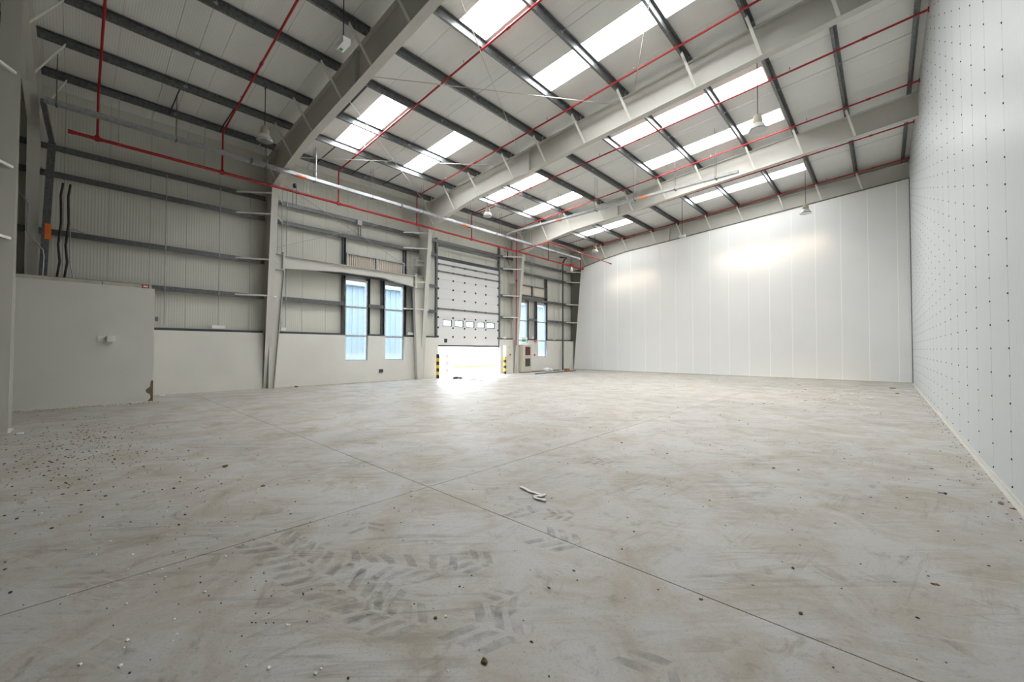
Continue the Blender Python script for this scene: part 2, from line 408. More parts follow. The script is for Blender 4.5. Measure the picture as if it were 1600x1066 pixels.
# ------------------------------------------------------------------ right wall
wr = struct('wall_right', (1, 10, 0))
y = 6.88-1.02*15
scr = MB()
while y < YE:
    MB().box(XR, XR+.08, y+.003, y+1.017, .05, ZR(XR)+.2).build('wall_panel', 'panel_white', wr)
    for k in range(36):
        z = .12+.3*k
        c = (y+.0, z); vs = []
        for xx in (XR, XR-.008):
            vs += [(xx, c[0]+.011*math.cos(a*math.pi/3), c[1]+.011*math.sin(a*math.pi/3)) for a in range(6)]
        if y > YREAR+1: scr.add(vs, [tuple(range(6, 12))] + [(q, (q+1) % 6, 6+(q+1) % 6, 6+q) for q in range(6)])
    y += 1.02
scr.build('screw_heads', 'black_plastic', wr, kind='stuff')
MB().box(XR+.08, XR+.12, YREAR-.3, YE+.3, -.1, 11.3).build('backing_sheet', 'joint_line', wr)
bb = MB().box(XR-.012, XR, YREAR, YB, 0, .05).box(XR-.05, XR-.012, YREAR, YB, 0, .006); o = bb.build('baseboard_right', 'frame_paint'); o['kind'] = 'structure'

# ------------------------------------------------------------------ back wall
wb = struct('wall_back', (-8, YB, 0))
edges = [1.0]; x = .53
while x > -17.0: edges.append(x); x -= 1.067
for i in range(len(edges)-1):
    a, c = edges[i+1]+.003, edges[i]-.003
    q = [p for p, _ in RB if a < p < c]
    poly = [(a, 0.03), (c, 0.03)] + [(p, zrb(p)) for p in [c]+q[::-1]+[a]]
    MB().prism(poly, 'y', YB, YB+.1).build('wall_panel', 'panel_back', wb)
    MB().box(a-.011, a+.008, YB-.005, YB+.001, .04, zrb(a)-.06).build('joint_seal', 'sealant', wb)
a = edges[-1]-.003
MB().prism([(-18.25, .03), (a, .03), (a, zrb(a)), (-17.55, 8.0)], 'y', YB, YB+.1).build('wall_panel', 'panel_back', wb)
MB().prism([(-18.6, 0), (1.1, 0), (1.1, zrb(1.1)-.02), (-10.6, 8.9), (-13.8, 8.67), (-15.85, 8.35), (-17.6, 7.98), (-18.6, 7.9)], 'y', YB+.1, YB+.14).build('backing_sheet', 'joint_line', wb)
b = MB()
pts = [(-17.5, 8.03)] + RB[1:-1] + [(1.0, zrb(1.0))]
for (x0, z0), (x1, z1) in zip(pts, pts[1:]): b.bar((x0, YB-.02, z0), (x1, YB-.02, z1), .06, .05)
o = b.build('trim_1', 'seal'); o['kind'] = 'structure'
o = MB().box(XR-.03, XR, YB-.03, YB, 0, zrb(1)).build('trim_2', 'galvanised'); o['kind'] = 'structure'
o = MB().box(-17.9, XR, YB-.015, YB, 0, .04).build('baseboard_back', 'coping'); o['kind'] = 'structure'
o = MB().box(XC-.1, 1.2, YREAR-.15, YREAR, 0, 11.3).build('wall_rear', 'cladding'); o['kind'] = 'structure'
o = MB().box(-11.9, XR-.0, -2.9, -2.8, 0, 9.7).build('wall_light_block', 'unseen_wall_dark'); o['kind'] = 'structure'  # unseen wall, added so the space beyond the first frame stays dark
o = MB().box(XC-.1, 1.2, YE+.02, YE+.12, -.1, 11.3).build('wall_gable', 'cladding'); o['kind'] = 'structure'

# ------------------------------------------------------------------ roof
ce = struct('ceiling', (-9, 10, 9.5))
def strip_holes(y0): return sorted(SX[k] for yy, k in STRIPS if abs(yy-y0) < .3)
j = -9
while .63+PW*j < YE:
    y0 = .63+PW*j; hs = strip_holes(y0); xsplit = [XC-.2] + [v for h in hs for v in h] + [1.3]
    for k in range(0, len(xsplit), 2):
        x0, x1 = xsplit[k], xsplit[k+1]
        MB().prism([(x0, ZR(x0)), (x1, ZR(x1)), (x1, ZR(x1)+.08), (x0, ZR(x0)+.08)], 'y', y0+.004, y0+PW-.004).build('roof_panel', 'roof_lining', ce)
    j += 1
dk = MB()
for x0, x1, y0, y1 in rects_minus((XC-.3, 1.4, YREAR-.4, YE+.4), [(*SX[k], yy, yy+PW) for yy, k in STRIPS]):
    dk.prism([(x0, ZR(x0)+.08), (x1, ZR(x1)+.08), (x1, ZR(x1)+.12), (x0, ZR(x0)+.12)], 'y', y0, y1)
dk.build('roof_deck', 'joint_line', ce)
PB = [(YREAR, FR['A']-.02), (FR['A']+.02, FR['B']-.02), (FR['B']+.02, FR['C']-.02), (FR['C']+.02, FR['D']-.02), (FR['D']+.02, FR['E'])]
for a, c in PB:
    for x in PX:
        z = ZT(x)+.02; t = .01
        poly = [(x-.07, z), (x+.005, z), (x+.005, z+.2), (x+.075, z+.2), (x+.075, z+.21), (x-.005, z+.21), (x-.005, z+.01), (x-.06, z+.01), (x-.06, z+.03), (x-.07, z+.03)]
        MB().prism(poly, 'y', a, c).build('purlin', 'galvanised', ce)
    if a > YREAR:
        ym = (a+c)/2
        b = MB(); b.bar((PX[0], ym, ZT(PX[0])+.13), (PX[-1], ym, ZT(PX[-1])+.13), .012)
        for x in PX: b.box(x-.04, x+.02, ym-.05, ym+.05, ZT(x)+.1, ZT(x)+.16)
        b.build('sag_rod', 'galvanised_light', ce)

for a, c in PB[1:]:
    for q in ((a+1.55, a+3.05, a+4.6) if a > 0 else (2.0, 3.4)):
        MB().bar((-15.72, q, ZT(-15.7)+.04), (-17.45, q-.05, ZT(-17.45)+.04), .03, .03).build('eaves_strut', 'dark_steel', ce)
b = MB()
b.prism([(-13.85, ZT(-13.85)+.04), (-11.8, ZT(-11.8)+.04), (-11.8, ZT(-11.8)+.22), (-13.85, ZT(-13.85)+.22)], 'y', 6.0, 6.06)
b.build('trimmer_channel', 'dark_steel', ce)
BAYN = {6.71: 'nearer strip between the second and middle rafters', 9.75: 'farther strip between the second and middle rafters',
        14.81: 'nearer strip between the middle and farther rafters', 17.85: 'farther strip between the middle and farther rafters', 23.93: 'in the last roof bay',
        }
for yy, k in STRIPS:
    x0, x1 = SX[k]; y0, y1 = yy, yy+PW
    lab = '%s glowing white skylight, %s' % ('eaves-side' if k == 'lower' else 'upper', BAYN[yy])
    t = thing('skylight', lab, 'skylight', ((x0+x1)/2, (y0+y1)/2, ZR((x0+x1)/2)))
    f = .03
    b = MB()
    for a, c in ((y0, y0+f), (y1-f, y1)): b.prism([(x0, ZR(x0)), (x1, ZR(x1)), (x1, ZR(x1)+.12), (x0, ZR(x0)+.12)], 'y', a, c)
    for a, c in ((x0, x0+f), (x1-f, x1)): b.prism([(a, ZR(a)), (c, ZR(c)), (c, ZR(c)+.12), (a, ZR(a)+.12)], 'y', y0+f, y1-f)
    b.build('skylight_frame', 'white_plastic', t)
    MB().prism([(x0+f, ZR(x0)+.06), (x1-f, ZR(x1)+.06), (x1-f, ZR(x1)+.066), (x0+f, ZR(x0)+.066)], 'y', y0+f, y1-f).build('sheet', 'skylight_sheet', t)
    if yy == 6.71 and k == 'lower':
        MB().prism([(-13.3, ZR(-13.3)+.05), (-12.6, ZR(-12.6)+.05), (-12.6, ZR(-12.6)+.055), (-13.3, ZR(-13.3)+.055)], 'y', y0+.15, y0+.6).build('patch', 'skylight_patch', t, label='pale blue patch on the sheet')

# ------------------------------------------------------------------ steel frames
FLAB = {'A': 'nearest cream steel portal frame at far left, its column rising behind the white low wall',
        'B': 'cream steel portal frame left of the tall windows, rafter shadowed on its near side',
        'C': 'cream steel portal frame just left of the loading door, long rafter crossing the bright roof',
        'D': 'cream steel portal frame right of the loading door, by the hose cabinet',
        'E': 'cream steel end frame whose rafter lies along the top of the white back wall'}
for k, yc in FR.items():
    t = thing('portal_frame', FLAB[k], 'steel frame', (XIN(0), yc, 0)); h = .12; g = .007; ft = .018
    zt = ZT(-17.55)
    b = MB()                                                           # column: web and two flanges
    b.prism([(-18.62, 0), (XIN(0), 0), (-17.55, 8.02), (-17.55, ZT(-17.55)), (-18.62, ZT(-18.62))], 'y', yc-g, yc+g)
    b.prism([(XIN(0)-ft, 0), (XIN(0), 0), (-17.55, 8.02), (-17.55-ft, 8.02)], 'y', yc-h, yc+h)
    b.prism([(-18.64, 0), (-18.62, 0), (-18.62, ZT(-18.62)), (-18.64, ZT(-18.64))], 'y', yc-h, yc+h)
    b.box(-18.64, XIN(0)+.02, yc-h-.02, yc+h+.02, 0, .02)
    b.build('column', 'frame_paint', t)
    b = MB()                                                           # rafter: web, bottom and top flange
    poly = RB + [(1.15, ZT(1.15)), (-17.55, ZT(-17.55))]
    b.prism(poly, 'y', yc-g, yc+g)
    low = [(x, z) for x, z in RB] + [(x, z+ft) for x, z in RB[::-1]]
    b.prism(low, 'y', yc-h, yc+h)
    b.prism([(-18.64, ZT(-18.64)-ft), (1.15, ZT(1.15)-ft), (1.15, ZT(1.15)), (-18.64, ZT(-18.64))], 'y', yc-h, yc+h)
    b.build('rafter', 'frame_paint', t)
    sides = (-1, 1) if k != 'E' else (-1,)
    for xs_ in (-17.55, -10.65):                                       # splice plates with bolt rows
        for s in sides:
            b = MB(); y0, y1 = sorted((yc+s*g, yc+s*(h+.0)))
            b.box(xs_-.025, xs_+.025, y0, y1, zrb(xs_)+ft, ZT(xs_)-ft)
            n = 7
            for q in range(n):
                z = zrb(xs_)+.1+(ZT(xs_)-zrb(xs_)-.2)*q/(n-1)
                for sx in (-1, 1): b.box(xs_+sx*.035-.012, xs_+sx*.035+.012, (y0+y1)/2-.015, (y0+y1)/2+.015, z-.015, z+.015)
            b.build('splice_plate', 'frame_paint', t)
    for x in PX[:-1]:                                                  # stays from purlin to bottom flange
        for s in sides:
            if x > -12 and s > 0 and k in 'CD': continue
            x_ = max(x, -17.45)
            MB().bar((x, yc+s*.6, ZT(x)+.05), (x_+.24, yc+s*.10, zrb(x_+.24)+.03), .025, .075, (1, 0, 0)).build('rafter_stay', 'stay_paint_lit', t)
    if k in 'CD':
        MB().box(-18.3, -18.05, yc-.5, yc-.007, 6.04, 6.06).box(-18.3, -18.05, yc-.5, yc-.007, 6.28, 6.30).box(-18.18, -18.17, yc-.5, yc-.007, 6.06, 6.28).box(-18.32, -18.03, yc-.53, yc-.5, 5.98, 6.36).build('beam_stub', 'frame_paint', t)
    for z in gz:
        for s in sides:
            if k == 'A': continue
            MB().bar((-18.42, yc+s*(1.1 if s < 0 else .5), z+.02), (XIN(z)-.02, yc+s*.10, z+.02), .03, .06).build('column_stay', 'stay_paint_lit', t)

# free-standing post at the left edge
t = thing('steel_post', 'cream steel post standing free on the floor at the extreme left edge', 'post', (-12.2, -1.0, 0))
lean = lambda z: -12.12-.058*z
b = MB()
b.prism([(lean(0)-.02, 0), (lean(0), 0), (lean(8.84), 8.84), (lean(8.84)-.02, 8.84)], 'y', -1.13, -.87)
b.prism([(-12.75, 0), (-12.73, 0), (-12.73, 8.8), (-12.75, 8.8)], 'y', -1.13, -.87)
b.prism([(-12.74, 0), (lean(0)-.01, 0), (lean(8.8)-.01, 8.8), (-12.74, 8.8)], 'y', -1.007, -.993)
b.box(-12.78, -12.09, -1.15, -.85, 0, .015)
b.build('column', 'frame_paint', t)
for z in (7.04, 5.13, 3.72):
    MB().bar((lean(z)+.005, -.93, z), (lean(z)+.62, -1.28, z), .05, .05).build('post_stay', 'white_plastic', t)

# bolted bracing frame in front of the windows
t = thing('bracing_portal', 'cream tapered steel beam on two tapering legs, spanning over the two near windows', 'steel frame', (-18.2, 8.8, 0))
xb, g = -18.15, .006
def WB(y, z): return W(y, z, xb)
top = [WB(5.7, 5.42), WB(11.98, 5.42)]
bot = [WB(5.7, 4.9), WB(6.5, 4.97), WB(8.2, 5.10), WB(10.2, 5.10), WB(11.98, 4.84)]
b = MB()
b.prism(top + bot[::-1], 'x', xb-g, xb+g)
b.prism([top[0], top[1], (top[1][0], top[1][1]+.02), (top[0][0], top[0][1]+.02)], 'x', xb-.1, xb+.1)
b.prism(bot + [(p, q+.018) for p, q in bot[::-1]], 'x', xb-.1, xb+.1)
b.build('beam', 'frame_paint', t)
for yy, s in ((5.68, -1), (12.0, 1)):
    y_, z0 = WB(yy, 4.78); z1 = WB(yy, 5.56)[1]
    b = MB().box(xb-.12, xb+.12, y_-.03, y_+.03, z0, z1)
    for q in range(5):
        z = z0+.1+(z1-z0-.2)*q/4
        for sx in (-.075, .075): b.box(xb+sx-.015, xb+sx+.015, y_-.055, y_+.055, z-.015, z+.015)
    b.build('end_plate', 'frame_paint', t)
for (ya, yb, yc_) in ((5.40, 5.72, FR['B']+.0), (12.15, 11.92, FR['C']-.0)):
    s = 1 if yb > yc_ else -1
    p0, p1 = WB(ya, .02), WB(yb, 4.85)
    b = MB().prism([(yc_+s*.02, 0), (p0[0], 0), (p1[0], p1[1]), (p1[0], p1[1]+.62), (yc_+s*.02, p1[1]+.62)], 'x', xb-g, xb+g)
    d = .02*s
    b.prism([(p0[0]-d, 0), (p0[0], 0), (p1[0], p1[1]), (p1[0]-d, p1[1])], 'x', xb-.1, xb+.1)
    for z in (p1[1]-.02, p1[1]+.6): b.box(xb-.1, xb+.1, min(yc_, p1[0]), max(yc_, p1[0]), z, z+.02)
    b.build('leg', 'frame_paint', t)

# wall and roof bracing rods
def rod(name, lab, p, q, r=.012, m='galvanised_light'):
    o = MB().tube([p, q], r, 6).build(name, m); return tag(o, lab, 'rod')
xw = -18.38
def WP(y, z, x=xw): a = W(y, z, x); return (x, a[0], a[1])
rod('bracing_rod', 'thin wall bracing rod sloping down to the right, above the near windows', WP(5.5, 8.45), WP(12.45, 5.5))
rod('bracing_rod', 'thin wall bracing rod sloping up to the right, behind the tapered beam', WP(5.38, 5.71), WP(12.3, 8.72))
zr_ = lambda x: ZT(x)-.12
for lab, a, c in [('thin roof bracing rod across mid-roof, left rafter to middle rafter', (-11.5, 5.3), (-6.7, 12.5)),
                  ('thin roof bracing rod slanting down to the middle rafter near its splice', (-6.9, 5.3), (-11.1, 12.5)),
                  ('thin roof bracing rod at top centre, crossing the wide skylight', (-1.6, 5.4), (-6.05, 12.5)),
                  ('thin roof bracing rod running past the two eaves skylights to the left column', (-12.2, 5.3), (-17.7, 12.4)),
                  ('thin roof bracing rod level in the photo, below the eaves skylights', (-17.6, 5.4), (-12.25, 12.5))]:
    rod('bracing_rod', lab, (a[0], a[1], zr_(a[0])), (c[0], c[1], zr_(c[0])), .014, 'frame_paint')

# ------------------------------------------------------------------ loading door
xd = -18.5
d = struct('door_1', (xd, 16.2, 0))
zz = [1.8, 2.3, 2.8, 3.37, 3.86, 4.42, 4.97, 5.5, 5.94, 6.33]
zz = [W(0, q, xd)[1] for q in zz] + [W(0, 6.68, xd)[1]]
y0, y1 = DY0+.04, DY1-.04
vw = [(13.93, 14.57), (14.8, 15.43), (15.63, 16.29), (16.5, 17.14), (17.3, 18.03)]
vw = [(W(a, 0, xd)[0]*18.1/18.2, W(c, 0, xd)[0]*18.1/18.2, 2.92, 3.29) for a, c in vw]
for i in range(len(zz)-1):
    b = MB()
    for a0, a1, z0, z1 in rects_minus((y0, y1, zz[i]+.003, zz[i+1]-.003), vw if i == 2 else []): b.box(xd-.018, xd, a0, a1, z0, z1)
    for a0, a1, z0, z1 in rects_minus((y0, y1, zz[i], zz[i+1]), vw if i == 2 else []): b.box(xd-.05, xd-.018, a0, a1, z0, z1)
    b.build('door_section', 'door_white', d)
for z in (zz[4], zz[8], zz[9]+.02):
    MB().box(xd, xd+.05, y0+.02, y1-.02, z-.03, z+.03).build('strut', 'galvanised', d)
for a, c, z0, z1 in vw:
    f = MB().box(xd-.055, xd+.012, a, a+.04, z0, z1).box(xd-.055, xd+.012, c-.04, c, z0, z1).box(xd-.055, xd+.012, a+.04, c-.04, z0, z0+.04).box(xd-.055, xd+.012, a+.04, c-.04, z1-.04, z1).build('vision_frame', 'black_plastic', d)
    MB().box(xd-.03, xd-.025, a+.04, c-.04, z0+.04, z1-.04).build('pane', 'clear_glass', f)
b = MB()
for z in zz[1:-1]:
    for q in (14.65, 15.52, 16.38, 17.24):
        yq = q*18.5/18.2; b.box(xd, xd+.025, yq-.045, yq+.045, z-.05, z+.05)
    for q in (y0+.06, y1-.06): b.box(xd, xd+.03, q-.04, q+.04, z-.05, z+.05)
b.build('hinges', 'black_plastic', d, kind='stuff')
MB().box(xd-.055, xd+.005, y0, y1, zz[0]-.07, zz[0]+.02).build('bottom_seal', 'black_plastic', d)
yb = W(14.05, 0, xd)[0]; MB().box(xd, xd+.02, yb-.1, yb+.1, 1.98, 2.2).build('handle', 'black_plastic', d)
for yq, ztop in ((DY0-.03, 7.9), (DY1+.03, 8.3)):
    b = MB().box(xd-.1, xd+.06, yq-.05, yq+.05, 0, ztop)
    for q in range(14): b.box(xd+.06, xd+.075, yq-.03, yq+.03, .4+q*.52, .46+q*.52)
    b.build('track', 'galvanised', d)
MB().box(xd-.05, xd+.03, DY0, DY1, 6.72, 6.9).build('header', 'dark_steel', d)
MB().tube([(xd+.1, DY0+.05, 7.45), (xd+.1, DY1-.05, 7.45)], .05, 10).build('spring_shaft', 'galvanised', d)

# ------------------------------------------------------------------ red sprinkler pipes
ZP, XP_ = 7.93, -17.35
t = thing('sprinkler_main', 'thick red sprinkler main running the length of the left wall under the eaves', 'pipe', (XP_, 13, ZP))
MB().tube([(XP_, -.22, ZP), (XP_, 26.95, ZP)], .05, 10).build('main_pipe', 'red_paint', t)
for yq in (-.24, 5.9, 12.0, 18.2, 24.2): MB().tube([(XP_, yq-.06, ZP), (XP_, yq+.06, ZP)], .062, 10).build('coupling', 'red_paint', t)
MB().tube([(XP_, 26.85, ZP), (XP_, 26.97, ZP)], .08, 10).build('end_cap', 'red_paint', t)
for yq in (.75, 2.9, 5.0, 6.35, 8.6, 11.5, 12.45, 15.6, 19.9, 21.9):
    MB().tube([(XP_, yq, ZP-.06), (XP_, yq, ZP+.07), (XP_, yq, ZT(XP_)-.0)], [.02, .012, .006], 6).build('pipe_hanger', 'galvanised_light', t)
BRANCH = [(.3, 'first'), (3.42, 'second'), (7.6, 'third'), (11.6, 'fourth'), (15.3, 'fifth'), (19.15, 'sixth'), (22.5, 'seventh'), (26.6, 'eighth')]
for n, (yq, od) in enumerate(BRANCH):
    zb = lambda x: ZT(x)-.03
    where = ['nearest the left foreground post', 'in the dark bay left of the windows', 'over the eaves skylights', 'just before the middle rafter', 'just past the middle rafter', 'beside the galvanised trunking arm', 'just past the farther rafter', 'along the top of the back wall'][n]
    t = thing('sprinkler_pipe', '%s red sprinkler branch pipe from the left, %s' % (od, where), 'pipe', (XP_, yq, ZP), 'red sprinkler branch pipes across the roof')
    MB().tube([(XP_, yq, ZP+.03), (XP_, yq, zb(-17.7)-.08), (-17.2, yq, zb(-17.2)), (-8, yq, zb(-8)), (.99, yq, zb(.99))], .03, 8).build('branch_pipe', 'red_paint', t)
    b = MB().tube([(XP_, yq, ZP-.07), (XP_, yq, ZP+.09)], .058, 8); b.build('tee', 'red_paint', t)
    MB().tube([(XP_, yq-.1, ZP), (XP_, yq+.1, ZP)], .06, 8).build('tee_collar', 'red_paint', t)
    for x in (-12.9, -7.2, -.3):
        MB().tube([(x-.06, yq, zb(x-.06)), (x+.06, yq, zb(x+.06))], .042, 8).build('coupling', 'red_paint', t)
    for x in (-15.0, -11.8, -9.0, -5.6, -2.1):
        MB().tube([(x, yq, zb(x)), (x, yq, zb(x)+.09), (x, yq, zb(x)+.13)], [.012, .012, .022], 6).build('sprinkler_head', 'silver', t)
    MB().tube([(.97, yq, zb(.98)), (.995, yq, zb(.99))], .07, 10).build('wall_flange', 'red_paint', t)
t = thing('sprinkler_drop', 'red riser pipe down the side of the column right of the loading door', 'pipe', (-17.95, 19.9, 1.85))
MB().tube([(-18.05, 19.9, 1.85), (-18.05, 19.9, 8.1), (-17.9, 19.85, 8.16), (-15.0, 19.4, 8.16), (-14.9, 19.5, 8.15), (-14.9, 26.9, 8.0)], .032, 8).build('riser', 'red_paint', t)
MB().tube([(-14.9, 26.84, 8.0), (-14.9, 26.97, 8.0)], .055, 8).build('end_cap', 'red_paint', t)
t = thing('alarm_bell', 'small red alarm sounder with pale beacon, under the far end of the red main', 'alarm', (XP_, 25.4, ZP-.3))
MB().box(XP_-.1, XP_+.1, 25.25, 25.55, ZP-.02, ZP+.13).build('sounder', 'red_bright', t)
MB().lathe((XP_, 25.4, ZP-.42), [(.04, 0), (.1, .06), (.1, .2), (.05, .3), (.03, .44)], 12).build('beacon', 'lens', t)

# ------------------------------------------------------------------ cable trunking
xt, zt_ = -16.3, 8.22
t = thing('cable_trunking', 'long galvanised cable trunking hung along the left wall beneath the rafters', 'cable trunking', (xt, 12, zt_))
MB().box(xt-.09, xt+.09, -.72, 24.9, zt_-.06, zt_+.06).build('tray', 'galvanised_light', t)
for q in (4, 10, 16.2, 21): MB().box(xt-.096, xt+.096, q, q+.08, zt_-.066, zt_+.066).build('joint_collar', 'galvanised', t)
for yq in (-.5, 2.0, 4.5, 6.2, 8.6, 11.2, 14.2, 16.6, 19.3, 21.8, 24.3):
    b = MB().tube([(xt-.09, yq, zt_-.06), (xt-.09, yq, ZT(xt)+.02)], .008, 6).tube([(xt+.09, yq, zt_-.06), (xt+.09, yq, ZT(xt)+.02)], .008, 6).box(xt-.12, xt+.12, yq-.02, yq+.02, zt_-.075, zt_-.05)
    b.build('hanger', 'galvanised', t)
MB().tube([(xt, 6.25, zt_), (xt, 6.25, ZT(xt))], .03, 8).build('drop_conduit', 'galvanised_light', t)
for yq in (5.5, 13.7): MB().box(xt-.06, xt+.096, yq, yq+.38, zt_-.066, zt_-.02).build('label_tag', 'orange_tag', t)
zb0 = 8.38
t = thing('cable_trunking', 'galvanised trunking arm branching right in front of the farther rafter, free end at right', 'cable trunking', (-10, 17.05, zb0))
MB().prism([(-16.22, zb0-.1), (-15.9, zb0-.02), (-15.9, zb0+.08), (-16.22, zb0+.02)], 'y', 16.95, 17.1).box(-15.9, -4.0, 16.95, 17.1, zb0-.03, zb0+.07).build('tray', 'galvanised_light', t)
for x in (-14.8, -12.4, -10.2, -8.2, -6.4, -4.8):
    MB().tube([(x, 16.93, zb0-.05), (x, 16.93, ZT(x)+.02)], .008, 6).tube([(x, 17.12, zb0-.05), (x, 17.12, ZT(x)+.02)], .008, 6).box(x-.02, x+.02, 16.9, 17.15, zb0-.06, zb0-.03).build('hanger', 'galvanised', t)
for x in (-12.6, -8.0): MB().box(x, x+.4, 16.945, 17.0, zb0-.04, zb0+.02).build('label_tag', 'orange_tag', t)
xv = -17.6
t = thing('cable_trunking', 'vertical grey cable trunking beside the dark left column, with orange sticker', 'cable trunking', (xv, -.7, 3.5))
yq = lambda y: y*xv/-18.0
MB().bar((xv-.1, yq(-.74), 3.53), (xv-.1, yq(-.62), 7.6), .16, .1, (1, 0, 0)).build('riser', 'galvanised', t)
MB().bar((xv-.1, yq(-.62), 7.6), (-16.4, -.74, zt_+.0), .16, .1, (0, 1, 0)).build('elbow', 'galvanised', t)
MB().box(xv-.05, xv-.035, -.70, -.58, 4.75, 5.2).build('label_tag', 'orange_tag', t)
t = thing('cable', 'pair of black cables hanging beside the vertical grey trunking', 'cable', (xv-.3, -.3, 3.5))
for q in (-.42, -.27):
    MB().tube([(xv-.55, q+.04, 6.6), (xv-.5, q, 6.2), (xv-.5, q+.02, 5.4), (xv-.5, q-.03, 4.7), (xv-.5, q+.01, 4.2), (xv-.5, q-.06, 3.54)], .028, 8).build('cable_run', 'black_plastic', t)
o = MB().tube([(-17.7, -1.2, 6.0), (-17.62, -1.02, 5.7), (-17.62, -1.02, 4.9), (-17.55, -.95, 4.75), (-17.5, -.72, 4.4), (-17.5, -.70, 4.2), (-17.5, -.72, 3.53)], .018, 8).build('conduit', 'galvanised_light'); tag(o, 'bent bare conduit crossing the dark left column above the white low wall', 'conduit')
o = MB().tube([(-18.1, .1, 5.15), (-18.1, -.15, 5.25), (-18.1, -.22, 5.2), (-18.1, -.2, 4.2), (-18.1, -.1, 3.54)], .016, 8).build('conduit', 'galvanised_light'); tag(o, 'short bent conduit dropping to the low wall, right of the black cables', 'conduit')

# ------------------------------------------------------------------ wall conduits
def conduit(lab, ys_, z0, z1, box=True, r=.013, x=-18.40, m='galvanised_light', jbx=.09):
    t = thing('conduit', lab, 'conduit', (x, ys_[0], z0))
    for q in ys_: MB().tube([(x, q, z0), (x, q, z1)], r, 6).build('conduit_run', m, t)
    if box:
        ym = sum(ys_)/len(ys_); MB().box(x-.03, x+.06, ym-jbx, ym+jbx, z0-.06, z0+.06).build('junction_box', 'white_plastic', t)
conduit('single thin conduit on the cladding just right of the white low wall', [2.03], 2.4, 7.7, False)
conduit('thin conduit with a wide white box at its foot, left of the second column', [3.58], 2.42, 7.7, True, jbx=.2)
conduit('pair of conduits just right of the second column, small white box at foot', [5.72, 5.9], 2.42, 8.35, True, .016)
conduit('conduit stub with a flat white box behind the tapered leg, right of the windows', [11.95], 2.42, 7.7, True, jbx=.16)
conduit('conduit with a white box between the loading door and the next column', [19.12], 2.36, 8.3, True, jbx=.13)
conduit('row of three conduits between the far windows, white box at foot', [21.85, 22.02, 22.2], 2.42, 8.6, True)
conduit('conduit ending in a round white box right of the far windows', [24.6], 2.36, 5.4, True, jbx=.06)
conduit('thin conduit just left of the tall dark standing pipe', [25.2], 2.4, 8.3, False)
# cable pulley and small fan box high on the girt
t = thing('junction_box', 'grey box with two dangling cables on the top girt above the near windows', 'box', (-18.35, 9.0, 7.2))
MB().box(-18.42, -18.25, 8.92, 9.14, 7.5, 7.72).build('housing', 'galvanised_light', t)
for q in (8.98, 9.1): MB().tube([(-18.3, q, 7.5), (-18.3, q, 7.0)], .02, 6).build('cable_run', 'dark_steel', t)
t = thing('chain_hoist', 'black chain loop hanging under the trunking at the second column top', 'chain', (-17.0, 5.75, 7.2))
MB().lathe((-17.1, 5.75, 7.98), [(.02, 0), (.07, .05), (.07, .15), (.02, .2)], 10).build('pulley', 'black_plastic', t)
MB().tube([(-17.14, 5.7, 8.0), (-17.14, 5.7, 7.3)], .012, 6).tube([(-17.06, 5.8, 8.0), (-17.06, 5.8, 7.3)], .012, 6).build('chain', 'dark_steel', t)
t = thing('standpipe', 'tall dark grey pipe with a bent hook top standing against the far left wall', 'pipe', (-18.1, 25.3, 0))
MB().tube([(-18.1, 25.3, 0.02), (-18.1, 25.3, 8.15)], .06, 10).build('pipe_shaft', 'dark_steel', t)
MB().tube([(-18.1, 25.3, 8.15), (-18.05, 25.42, 8.5), (-18.0, 25.7, 8.72), (-18.0, 25.1, 8.62), (-18.0, 24.8, 8.6)], .065, 8).build('hook', 'black_plastic', t)
b = MB().tube([(-18.3, 18.98, 8.2), (-18.25, 19.1, 8.35), (-18.25, 19.3, 8.2), (-18.3, 19.32, 7.6), (-18.3, 19.5, 7.2)], .02, 6).tube([(-18.3, 18.92, 8.1), (-18.2, 19.2, 8.0), (-18.3, 19.25, 7.4)], .02, 6)
tag(b.build('cable', 'black_plastic'), 'loose black cables looping at the top right corner of the loading door', 'cable')

# ------------------------------------------------------------------ lamps
def pendant(loc, lab):
    x, y, z = loc
    t = thing('pendant_lamp', lab, 'lamp', loc, 'high bay pendant lamps')
    h = ZT(x)+.05-z
    MB().tube([(x, y, z+.42), (x, y, z+h-.12)], .012, 6).build('rod', 'dark_steel', t)
    MB().tube([(x, y, z+h-.14), (x+.05, y, z+h-.08), (x, y, z+h-.02), (x-.05, y, z+h-.08), (x, y, z+h-.14)], .012, 6).build('hook', 'dark_steel', t)
    MB().lathe((x, y, z), [(.03, .44), (.09, .42), (.12, .3), (.13, .16), (.1, .12)][::-1], 14).build('housing', 'lamp_housing', t)
    MB().lathe((x, y, z), [(.23, 0), (.225, .02), (.14, .17), (.1, .19)], 18).build('reflector', 'white_plastic', t)
    l = MB().lathe((x, y, z), [(.0005, .012), (.18, .005), (.19, .012)], 18).build('lens', 'lens', t)
    MB().lathe((x, y, z), [(.185, -.006), (.235, -.006), (.235, .012), (.185, .012)], 18).build('rim', 'silver', t)
    return t
lamp = pendant((-13.9, 3.8, 8.0), 'round pendant lamp with tan housing in the dark roof bay left of the second rafter')
for loc, lab in [((-2.6, 13.25, 7.95), 'large pendant lamp against the skylights, right of the middle rafter'),
                 ((-2.6, 22.9, 7.95), 'pendant lamp hanging in front of the white back wall, at right'),
                 ((-13.93, 23.1, 8.0), 'small pendant lamp near the far left corner by the back wall'),
                 ((-13.93, 13.3, 8.0), 'pendant lamp under the roof above the left part of the loading door')]:
    c = pendant(loc, lab)
